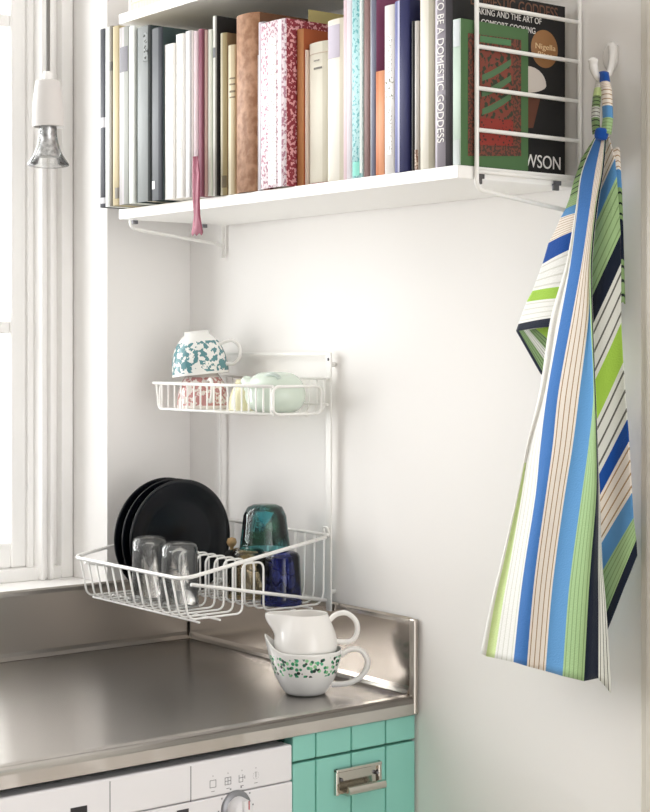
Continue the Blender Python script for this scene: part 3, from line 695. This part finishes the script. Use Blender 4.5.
gq('cover_panel', [(480, 35.5), (511, 40), (511, 46), (480, 42)], mat('green_print', '#4c7a50', .6), .0006)
gq('cover_panel', [(480, 118), (513, 120), (513, 146), (480, 145)], REDD, .001)
for y in (68, 84, 102):
    gq('cover_ribbon', [(482, y + 7), (491, y + 3), (503, y - 4), (511, y - 9), (511, y - 3), (503, y + 3), (491, y + 10), (482, y + 13)], mat('ribbon_print', '#4b6d4a', .6), .001)
# books lying on the upper shelf
t = thing('book', 'pale peach paperback lying on the upper shelf board', 'book', (.30, -.125, 1.9662), group='books lying on the upper shelf')
b = B(); box(b, (-.165, -.08, 0), (.10, .08, .016), bev=.001); obj('page_block', b, PAPER, t)
b = B(); box(b, (-.166, -.081, .0162), (.101, .081, .0185), bev=.0005); obj('cover', b, mat('peach_cover', '#ecd9c6', .6), t)
t = thing('book', 'large white book lying on top of the peach paperback on the upper shelf', 'book', (.28, -.118, 1.9849), group='books lying on the upper shelf')
b = B(); box(b, (-.15, -.08, 0), (.2, .1, .03), bev=.003); obj('cover', b, cloth('lying', '#f3eef0'), t)
b = B(); box(b, (-.148, -.078, .031), (.198, .098, .033)); obj('page_block', b, PAPER, t)

# ------------------------------------------------------------------ pendant lamp
pl = thing('pendant_lamp', 'bare pendant lamp with porcelain socket hanging from grey cord before the window', 'lamp', (.3, -.4447, 1.805))
b = B(); tube(b, [(0, 0, .795), (0.0005, 0, .4), (.0, 0, .012)], .0030, 8); obj('cord', b, CORD, pl)
b = B(); lathe(b, [(0, .795), (.04, .795), (.045, .78), (.046, .765), (0, .765)], 32); obj('ceiling_rose', b, PORC, pl)
b = B(); lathe(b, [(0, .019), (.006, .019), (.0072, .016), (.0074, .004), (.0, .004)], 24); obj('cord_grip', b, WHITE_PAINT, pl)
b = B(); lathe(b, smooth_prof([(0, .006), (.015, .0058), (.0182, .002), (.0205, -.014), (.0225, -.035), (.0232, -.058), (.0232, -.062)], 4) + [(.0215, -.063), (.019, -.06), (.019, -.05), (0, -.05)], 40); obj('lamp_socket', b, PORC, pl)
b = B(); lathe(b, smooth_prof([(.0125, -.060), (.0135, -.075), (.016, -.088), (.0205, -.101), (.0275, -.112), (.031, -.118), (.0275, -.121), (.013, -.123), (0, -.1235)], 4), 40)
bulb = obj('bulb', b, CLEAR, pl)
b = B(); lathe(b, smooth_prof([(.0, -.058), (.010, -.0585), (.0112, -.07), (.0108, -.082), (.0135, -.092), (.0165, -.104), (.0155, -.107), (0, -.108)], 3), 24); obj('bulb_core', b, mat('silvered_core', '#e4e3e3', .3, .6, vary='#a9a9aa', scale=160), bulb)

# ------------------------------------------------------------------ wall hook
hk = thing('wall_hook', 'white double curved wall hook holding the striped towel', 'hook', (1.0, -.004, 1.78))
def H(px, py, y): return at(px, py, 'y', y) - hk.location
b = B()
P = [H(613, 46, -.006), H(613, 54, -.007), H(612, 64, -.010), H(609, 74, -.016), H(603, 80.5, -.026), H(597, 77, -.036), H(593.5, 69, -.042), H(593, 61, -.044), H(593.3, 57, -.0445)]
P = [Vector(p) for p in P]
Q = []
for i in range(len(P) - 1):
    for k in range(5): Q.append(P[i].lerp(P[i + 1], k / 5))
Q.append(P[-1]); n = len(Q)
for _ in range(3): Q = [Q[0]] + [(Q[i - 1] + Q[i] * 2 + Q[i + 1]) / 4 for i in range(1, n - 1)] + [Q[-1]]
tube(b, Q, .006, 14, rs=[(.0068 - .0028 * math.sin(PI * min(1, i / n * 1.15)) if i / n < .8 else .0052 + .0014 * math.sin(PI * (i / n - .8) / .2)) * (1 if i < n - 3 else (.8, .5, .15)[i - n + 3]) for i in range(n)])
obj('hook_body', b, CERAMIC, hk)
b = B(); lathe(b, smooth_prof([(0, .008), (.007, .0076), (.0105, .005), (.0118, 0)], 3), 28, M=Matrix.Translation(H(611.5, 57, -.0005)) @ Matrix.Rotation(PI / 2, 4, 'X') @ Matrix.Diagonal((1, 1.7, 1, 1)))
bp = obj('back_plate', b, CERAMIC, hk)
b = B(); lathe(b, [(0, .0012), (.003, .001), (.004, 0)], 16, M=Matrix.Translation(H(610.5, 52, -.0095)) @ Matrix.Rotation(PI / 2, 4, 'X')); obj('screw', b, PORC, bp)

# ------------------------------------------------------------------ striped towel
def lined(name, base, line, n):
    """woven stripe: n thin lines of the second colour across the stripe (uv.x runs 0..1 over the stripe)"""
    m = bpy.data.materials.new(name); m.use_nodes = True; nt = m.node_tree; b_ = nt.nodes['Principled BSDF']; N = nt.nodes.new; L = nt.links.new
    b_.inputs['Roughness'].default_value = .9; b_.inputs['Specular IOR Level'].default_value = .15; b_.inputs['Sheen Weight'].default_value = .15
    uv = N('ShaderNodeUVMap'); s = N('ShaderNodeSeparateXYZ'); L(uv.outputs[0], s.inputs[0])
    mu = N('ShaderNodeMath'); mu.operation = 'MULTIPLY'; mu.inputs[1].default_value = n; L(s.outputs[0], mu.inputs[0])
    f = N('ShaderNodeMath'); f.operation = 'FRACT'; L(mu.outputs[0], f.inputs[0])
    c = N('ShaderNodeMath'); c.operation = 'COMPARE'; c.inputs[1].default_value = .5; c.inputs[2].default_value = .10 if n else -1; L(f.outputs[0], c.inputs[0])
    mx = N('ShaderNodeMix'); mx.data_type = 'RGBA'; mx.inputs[6].default_value = lin(base); mx.inputs[7].default_value = lin(line); L(c.outputs[0], mx.inputs[0])
    tc = N('ShaderNodeTexCoord'); nz = N('ShaderNodeTexNoise'); nz.inputs['Scale'].default_value = 500; L(tc.outputs['Object'], nz.inputs['Vector'])
    bp_ = N('ShaderNodeBump'); bp_.inputs['Strength'].default_value = .35; bp_.inputs['Distance'].default_value = .002; L(nz.outputs[0], bp_.inputs['Height']); L(bp_.outputs[0], b_.inputs['Normal'])
    L(mx.outputs[2], b_.inputs['Base Color']); return m
TM = [lined('towel_white', '#efefea', '#efefea', 0), lined('towel_white_grey_lines', '#f3f3ef', '#dcdcd4', 4), lined('towel_lime', '#a6cf52', '#a6cf52', 0), lined('towel_royal', '#1d50a2', '#1d50a2', 0),
      lined('towel_beige_lines', '#f4ebe0', '#b09069', 4), lined('towel_steel', '#5d97cc', '#5d97cc', 0), lined('towel_green_lines', '#a6c691', '#83a06c', 5), lined('towel_navy', '#1b2334', '#1b2334', 0),
      lined('towel_pale_lime', '#d9eda9', '#d9eda9', 0), lined('towel_green_zigzag', '#8aa873', '#1f2d2a', 3), lined('towel_white_dark_lines', '#e4e6df', '#66665f', 3), lined('towel_blue', '#447abf', '#447abf', 0)]
WHT, WLN, LIM, ROY, BEI, STE, GRN, NAV, PLM, ZIG, WDK, BLU = range(12)
TW = thing('hanging_towel', 'striped blue, green and beige tea towel hanging from the white wall hook', 'towel', (1.0, -.04, 1.70))
def interp(row, t):
    n = len(row) - 1; f = t * n; i = min(int(f), n - 1); u = f - i
    p0 = row[max(i - 1, 0)]; p1 = row[i]; p2 = row[i + 1]; p3 = row[min(i + 2, n)]
    return [.5 * ((2 * p1[c]) + (-p0[c] + p2[c]) * u + (2 * p0[c] - 5 * p1[c] + 4 * p2[c] - p3[c]) * u * u + (-p0[c] + 3 * p1[c] - 3 * p2[c] + p3[c]) * u ** 3) for c in range(len(p1))]
def sheet(name, curves, stripes, yfun, nrow=40, ncol=4, label=None):
    """cloth between stripe border lines: curves[k] = pixel polyline of border k, stripes[k] = material between k and k+1; yfun(s, t) = distance off the wall"""
    b_ = B(); uvl = b_.loops.layers.uv.new('UVMap'); K = len(curves); grid = []
    for i in range(nrow + 1):
        t = i / nrow; pts = [interp(c, t) for c in curves]; row = []
        for k in range(K - 1):
            for q in range(ncol):
                f = q / ncol; row.append((pts[k][0] + (pts[k + 1][0] - pts[k][0]) * f, pts[k][1] + (pts[k + 1][1] - pts[k][1]) * f))
        row.append(tuple(pts[-1])); grid.append(row)
    C_ = len(grid[0]); V = []
    for i, row in enumerate(grid):
        V.append([b_.verts.new(at(px, py, 'y', yfun(j / (C_ - 1), i / nrow)) - TW.location) for j, (px, py) in enumerate(row)])
    for i in range(nrow):
        for j in range(C_ - 1):
            f = b_.faces.new((V[i][j], V[i + 1][j], V[i + 1][j + 1], V[i][j + 1])); f.smooth = True; sm_ = stripes[j // ncol]; f.material_index = sm_(i / nrow) if callable(sm_) else sm_
            us = ((j % ncol) / ncol, (j % ncol) / ncol, (j % ncol + 1) / ncol, (j % ncol + 1) / ncol); vs_ = (i, i + 1, i + 1, i)
            for lp, u, v in zip(f.loops, us, vs_): lp[uvl].uv = (u, v / nrow)
    o = obj(name, b_, TM, TW, recalc=False); m = o.modifiers.new('thick', 'SOLIDIFY'); m.thickness = .0016; m.offset = 0
    if label: o['label'] = label
    return o
S = math.sin
# front fold, fanning out from the tie
ROWS = [135, 172, 210, 264, 319, 391, 446, 496, 560, 605]
C = [[597, 582, 576, 566.5, 551, 540, 527, 517, 502, 491, 481], [597.2, 582.3, 576.7, 568, 554.3, 542.6, 527.7, 517.6, 504.2, 494.3, 486], [597.4, 582.6, 577.3, 569.5, 557.6, 545.3, 530, 522, 511, 503, 495],
     [597.6, 583, 578, 571, 561, 548, 541, 536, 526, 520, 514], [603, 595.5, 590, 582, 572, 559, 553, 546, 537, 532, 527], [605, 601.5, 595, 590, 588.5, 580, 573, 565, 556, 551, 546],
     [605.5, 602, 595.5, 590.7, 591, 594, 589, 582, 573, 568, 563], [606, 602.4, 596, 591, 592, 594.6, 596, 596, 591, 588, 584], [606.3, 602.7, 596.6, 591.4, 592.3, 595, 597, 598, 597.5, 598, 598], [606.6, 603, 597, 591.8, 592.6, 595.4, 597.6, 599.5, 602, 606, 611]]
YB = [653, 656, 658, 662, 666, 671, 676, 681, 678, 693]
curves = [[(x, y) for x, y in zip(c, ROWS + [YB[k]])] for k, c in enumerate(C)]
sheet('front_fold', curves, [WHT, lambda t: PLM if t > .62 else WHT, WLN, BLU, BEI, STE, GRN, NAV, WDK], lambda s, t: -.052 - .030 * t * S(PI * min(1, s * .75 + .1)) - .007 * t * S(s * 17 + 1.5 * t) + .016 * max(0, s - .8) * 5 * t, 60)
# right fold with diagonal stripes, behind the front one
redge = [(608, 134), (615, 160), (618, 190), (620.5, 239), (621, 323), (624, 383), (628.5, 433), (632.7, 509), (637, 549), (637, 552)]
def rx(y):
    for (xa_, ya_), (xb_, yb__) in zip(redge, redge[1:]):
        if ya_ <= y <= yb__: return xa_ + (xb_ - xa_) * (y - ya_) / (yb__ - ya_)
    return redge[0][0] if y < redge[0][1] else 637
lb_ = [(604, 134), (597, 172), (588, 215), (585, 260), (585, 330), (587, 370), (590, 420), (592, 480), (593, 530), (594, 580), (600, 625), (604, 632)]
def lx(y):
    for (xa_, ya_), (xb_, yb__) in zip(lb_, lb_[1:]):
        if ya_ <= y <= yb__: return xa_ + (xb_ - xa_) * (y - ya_) / (yb__ - ya_)
    return lb_[-1][0]
def slope_at(v):
    tb = [(100, 2.3), (400, 2.2), (485, 1.85), (560, 1.6), (600, 1.9), (625, 2.5)]
    for (a_, b_), (c_, d_) in zip(tb, tb[1:]):
        if v <= c_: return b_ + (d_ - b_) * (v - a_) / (c_ - a_)
    return 2.5
def diag(v):
    """stripe border starting on the left boundary at height v (measured at x = 592), rising to the right"""
    sl = slope_at(v); x0 = lx(min(v, 625)); y0_ = v + ((592 if v < 400 else 599) - x0) * sl if v < 615 else v
    x0 = lx(min(y0_, 630)); out = []; x1 = x0
    while x1 < 640:
        y = y0_ - (x1 - x0) * sl
        if x1 >= rx(y) : break
        x1 += .25
    for k in range(9):
        x = x0 + (x1 - x0) * k / 8; out.append((x, y0_ - (x - x0) * sl))
    return out
vs = [165, 213, 234, 298, 326, 386, 413, 473, 496, 547, 576, 627, 641]
sheet('side_fold', [diag(v) for v in vs], [BEI, STE, GRN, NAV, WDK, LIM, WDK, ROY, BEI, STE, GRN, NAV], lambda s, t: -.040 + .012 * t - .012 * S(s * PI) * (1 - t) + .004 * S(s * 9 + t * 4), 24, 5)
# left fold, stripes running across
def lrow(xl_, yl_, xr_, yr_): return [(xl_ + (xr_ - xl_) * k / 6, yl_ + (yr_ - yl_) * k / 6 - .6 * S(PI * k / 6)) for k in range(7)]
L_ = [lrow(596, 136, 603, 133), lrow(582, 158, 599, 148), lrow(574, 182, 592, 172), lrow(570, 198, 586, 190), lrow(566, 209, 584, 202), lrow(561, 218, 581, 212), lrow(556, 230, 578, 222), lrow(549, 243, 574, 231), lrow(543, 264, 571, 249), lrow(533, 291, 567, 286), lrow(527, 302, 564, 298), lrow(519, 324, 560, 317), lrow(516.5, 331, 559, 326)]
sheet('left_fold', L_, [ZIG, ZIG, ZIG, GRN, STE, BEI, BEI, ROY, WLN, LIM, WLN, NAV], lambda s, t: -.050 + .010 * (1 - t) * s - .006 * S(PI * t) * s - .004 * s * S(s * 14), 16, 4)
# under side of that corner, seen below the hem
def urow(a, c): return [(a[0] + (c[0] - a[0]) * k / 6, a[1] + (c[1] - a[1]) * k / 6) for k in range(7)]
sheet('corner_underside', [urow((516.5, 331), (541, 374)), urow((519.5, 330.5), (545.5, 376)), urow((524, 330), (549, 366)), urow((529, 329.5), (552, 356)), urow((536, 328.5), (556, 345)), urow((548, 327), (560, 334))],
      [NAV, ZIG, WDK, ZIG, LIM], lambda s, t: -.034 + .006 * t, 10, 3)
# sliver of the back layer beyond the side fold
sheet('back_fold', [[(613 + 5.5 * k / 5 + (0 if k else -1), y), (617 + 1.2 * k, y - 3), (619.5 + 1.05 * k, y - 1)] for k, y in enumerate((150, 172, 190, 222, 262, 305))], [BEI, STE, ZIG, NAV, ZIG], lambda s, t: -.026 + .006 * t, 6, 5)
# tie and two strands of the hanging loop
def strand(name, pts, mats, hw, y0_, y1_):
    cs = []
    for k, (x, y) in enumerate(pts): cs.append([(x - hw, y + .5), (x - hw * .4, y - .6), (x + hw * .4, y - .6), (x + hw, y + .5)])
    n_ = len(cs)
    sheet(name, cs, mats, lambda s, t: y0_ + (y1_ - y0_) * s - .007 * S(PI * t), 10, 3)
strand('loop_strand', [(603.5, 72), (605, 82), (606.5, 88), (607.5, 106), (608, 118), (606, 134)], [ROY, BEI, BEI, STE, GRN], 4.8, -.030, -.048)
strand('loop_strand', [(600.5, 77), (598.5, 88), (597, 96), (596, 107), (595.5, 118), (596.5, 134)], [WLN, PLM, ZIG, WDK, ZIG], 3.6, -.024, -.042)
b = B(); c0 = at(601.5, 134, 'y', -.055) - TW.location
lathe(b, smooth_prof([(.003, -.008), (.0075, -.006), (.0088, 0), (.0075, .006), (.003, .008)], 4), 24, M=Matrix.Translation(c0) @ Matrix.Rotation(.2, 4, 'Y'))
obj('tie', b, TM[ROY], TW)

# ------------------------------------------------------------------ light
w = bpy.data.worlds.new('world'); sc.world = w; w.use_nodes = True
nt = w.node_tree; bg = nt.nodes['Background']; bg.inputs[0].default_value = (1, .98, .962, 1)
# the rest of the house: dim all round, brighter towards the big room openings opposite the window (+x)
tc = nt.nodes.new('ShaderNodeTexCoord'); sx = nt.nodes.new('ShaderNodeSeparateXYZ'); nt.links.new(tc.outputs['Generated'], sx.inputs[0])
mxx = nt.nodes.new('ShaderNodeMath'); mxx.operation = 'MAXIMUM'; mxx.inputs[1].default_value = 0; nt.links.new(sx.outputs[0], mxx.inputs[0])
pw = nt.nodes.new('ShaderNodeMath'); pw.operation = 'POWER'; pw.inputs[1].default_value = 8; nt.links.new(mxx.outputs[0], pw.inputs[0])
ma = nt.nodes.new('ShaderNodeMath'); ma.operation = 'MULTIPLY_ADD'; ma.inputs[1].default_value = 3.9; ma.inputs[2].default_value = .12; nt.links.new(pw.outputs[0], ma.inputs[0])
# daylight sky outside the window (-x)
lo_ = nt.nodes.new('ShaderNodeMath'); lo_.operation = 'LESS_THAN'; lo_.inputs[1].default_value = -.25; nt.links.new(sx.outputs[0], lo_.inputs[0])
m2 = nt.nodes.new('ShaderNodeMath'); m2.operation = 'MULTIPLY_ADD'; m2.inputs[1].default_value = 1.6; nt.links.new(lo_.outputs[0], m2.inputs[0]); nt.links.new(ma.outputs[0], m2.inputs[2])
nt.links.new(m2.outputs[0], bg.inputs[1])
la = bpy.data.lights.new('window_daylight', 'AREA'); la.shape = 'RECTANGLE'; la.size = 2.1; la.size_y = 1.5; la.energy = 105; la.color = (1, .986, .978)
lo = bpy.data.objects.new('window_daylight', la); col.objects.link(lo); lo.location = (-.55, -1.2, 1.75); lo.rotation_euler = (0, -PI / 2, 0)
vs_ = sc.view_settings; vs_.view_transform = 'Standard'; vs_.look = 'None'; vs_.gamma = 1; vs_.use_curve_mapping = False; vs_.exposure = .17
sc.display_settings.display_device = 'sRGB'
sc.cycles.use_denoising = True; sc.cycles.max_bounces = 10; sc.cycles.transparent_max_bounces = 24; sc.cycles.diffuse_bounces = 6; sc.cycles.glossy_bounces = 6
sc.cycles.caustics_reflective = False; sc.cycles.caustics_refractive = False
